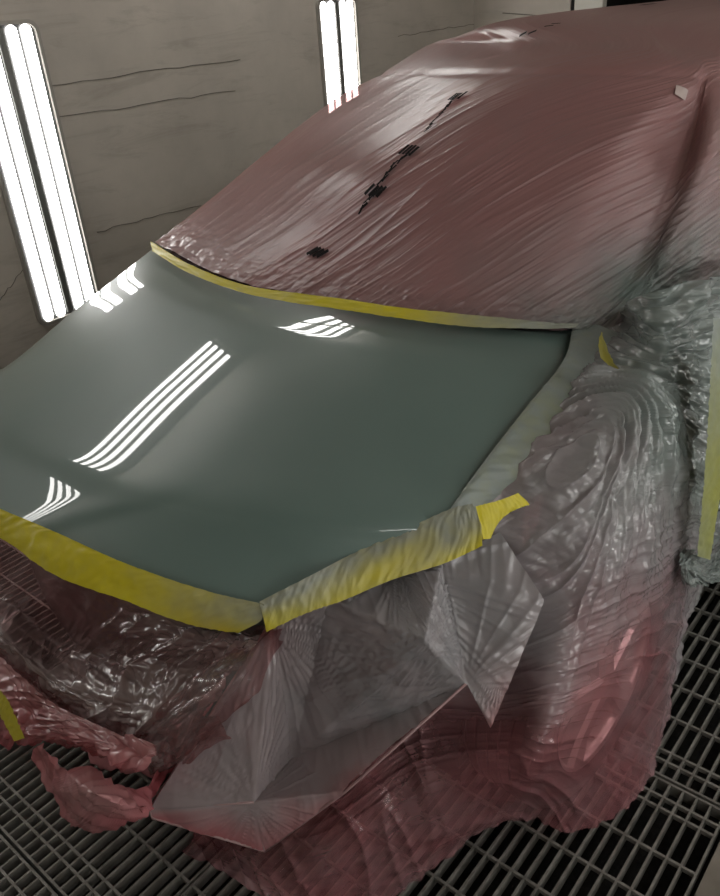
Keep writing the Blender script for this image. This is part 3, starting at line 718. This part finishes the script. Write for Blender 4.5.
B2 = [(0.602,0.174,0.827),(0.642,0.235,0.851),(0.686,0.302,0.866),(0.743,0.39,0.891),(0.793,0.475,0.908),(0.817,0.536,0.911)]
B3 = [(0.603,0.174,0.802),(0.646,0.234,0.826),(0.693,0.293,0.841),(0.75,0.366,0.866),(0.803,0.446,0.878),(0.84,0.509,0.891)]
tape('crinkled grey and yellow tape along the headlamp edge of the bonnet', [B1, B2, B3], [[.9,1,.95,.9,1,1],[.3,.7,.5,.35,.9,.6],[0,.3,.25,.3,.25,.0]], seed=105, amp=.0018, off=.008, tuck=.004)
E1 = [(0.85,0.458,1.002),(0.862,0.501,0.996),(0.875,0.55,0.996)]
E2 = [(0.87,0.442,0.986),(0.88,0.493,0.98),(0.9,0.551,0.972)]
E3 = [(0.885,0.426,0.97),(0.89,0.454,0.966),(0.895,0.483,0.984)]
tape('loose bright yellow tape end sticking out over the wing', [E1, E2, E3], [[.0]*3]*3, seed=107, nu=40, off=.02)
D1 = [(0.646,1.2,1.06),(0.711,1.037,1.035),(0.742,0.828,1.005),(0.759,0.651,0.967),(0.768,0.505,0.928)]
D2 = [(0.694,1.215,1.055),(0.748,1.05,1.015),(0.78,0.846,0.985),(0.79,0.686,0.95),(0.78,0.555,0.91)]
D3 = [(0.738,1.226,1.04),(0.768,1.09,0.995),(0.8,0.885,0.965),(0.803,0.727,0.93),(0.782,0.605,0.9)]
tape('pale sprayed tape along the near side edge of the bonnet', [D1, D2, D3], [[1,1,.9,.95,1],[1,1,.8,.9,1],[1,.95,.9,.9,1]], M_tapeg, seed=109, amp=.0015, off=.008, tuck=.006)
Y1_ = [(0.8,1.038,1.125), (0.8,1.011,1.077)]; Y2_ = [(0.84,0.974,1.146), (0.84,1.018,1.077)]
tape('small yellow tape scrap at the corner by the windscreen pillar', [Y1_, Y2_], [[.35,.3],[.3,.4]], M_tape, nu=14, nv=10, seed=111, off=.02)
R1 = [(1,1.054,1.195),(1.02,1.044,1.027),(1.02,1.091,0.813),(1.01,1.16,0.562)]
R2 = [(1,1.176,1.157),(1.02,1.181,0.972),(1.02,1.214,0.752),(1.01,1.263,0.488)]
tape('upright greenish yellow tape at the door edge', [R1, R2], [[1,.6,.35,.5],[.9,.5,.05,.3]], M_tapeg, seed=113, off=.0)
Q1 = [(-0.017,-0.13,0.519),(0.059,-0.135,0.518),(0.097,-0.14,0.433)]
Q2 = [(-0.108,-0.135,0.408),(-0.033,-0.14,0.414),(0.021,-0.145,0.372)]
tape('yellow tape scrap hanging on the pink film at the lower left', [Q1, Q2], [[0]*3]*2, nu=40, seed=115, off=.0)

# ------------------------------------------------------------------ camera and view
cam = bpy.data.cameras.new('camera'); co = bpy.data.objects.new('camera', cam); COL.objects.link(co)
cam.sensor_fit = 'VERTICAL'; cam.sensor_height = 24; cam.lens = 21.5585
co.matrix_world = Matrix([[0.735321, -0.283625, 0.615516, 1.531446], [0.674219, 0.398321, -0.621908, -0.486158], [-0.068785, 0.872294, 0.484119, 1.780434], [0.0, 0.0, 0.0, 1.0]])
cam.clip_start = .05; S.camera = co
w = bpy.data.worlds.new('booth_air'); S.world = w; w.use_nodes = True
w.node_tree.nodes['Background'].inputs[0].default_value = (.5,.48,.45,1); w.node_tree.nodes['Background'].inputs[1].default_value = .0
S.view_settings.view_transform = 'Standard'; S.view_settings.look = 'None'; S.view_settings.gamma = 1
S.view_settings.exposure = 0; S.view_settings.use_curve_mapping = False
S.cycles.max_bounces = 10; S.cycles.transparent_max_bounces = 16
S.cycles.use_denoising = True
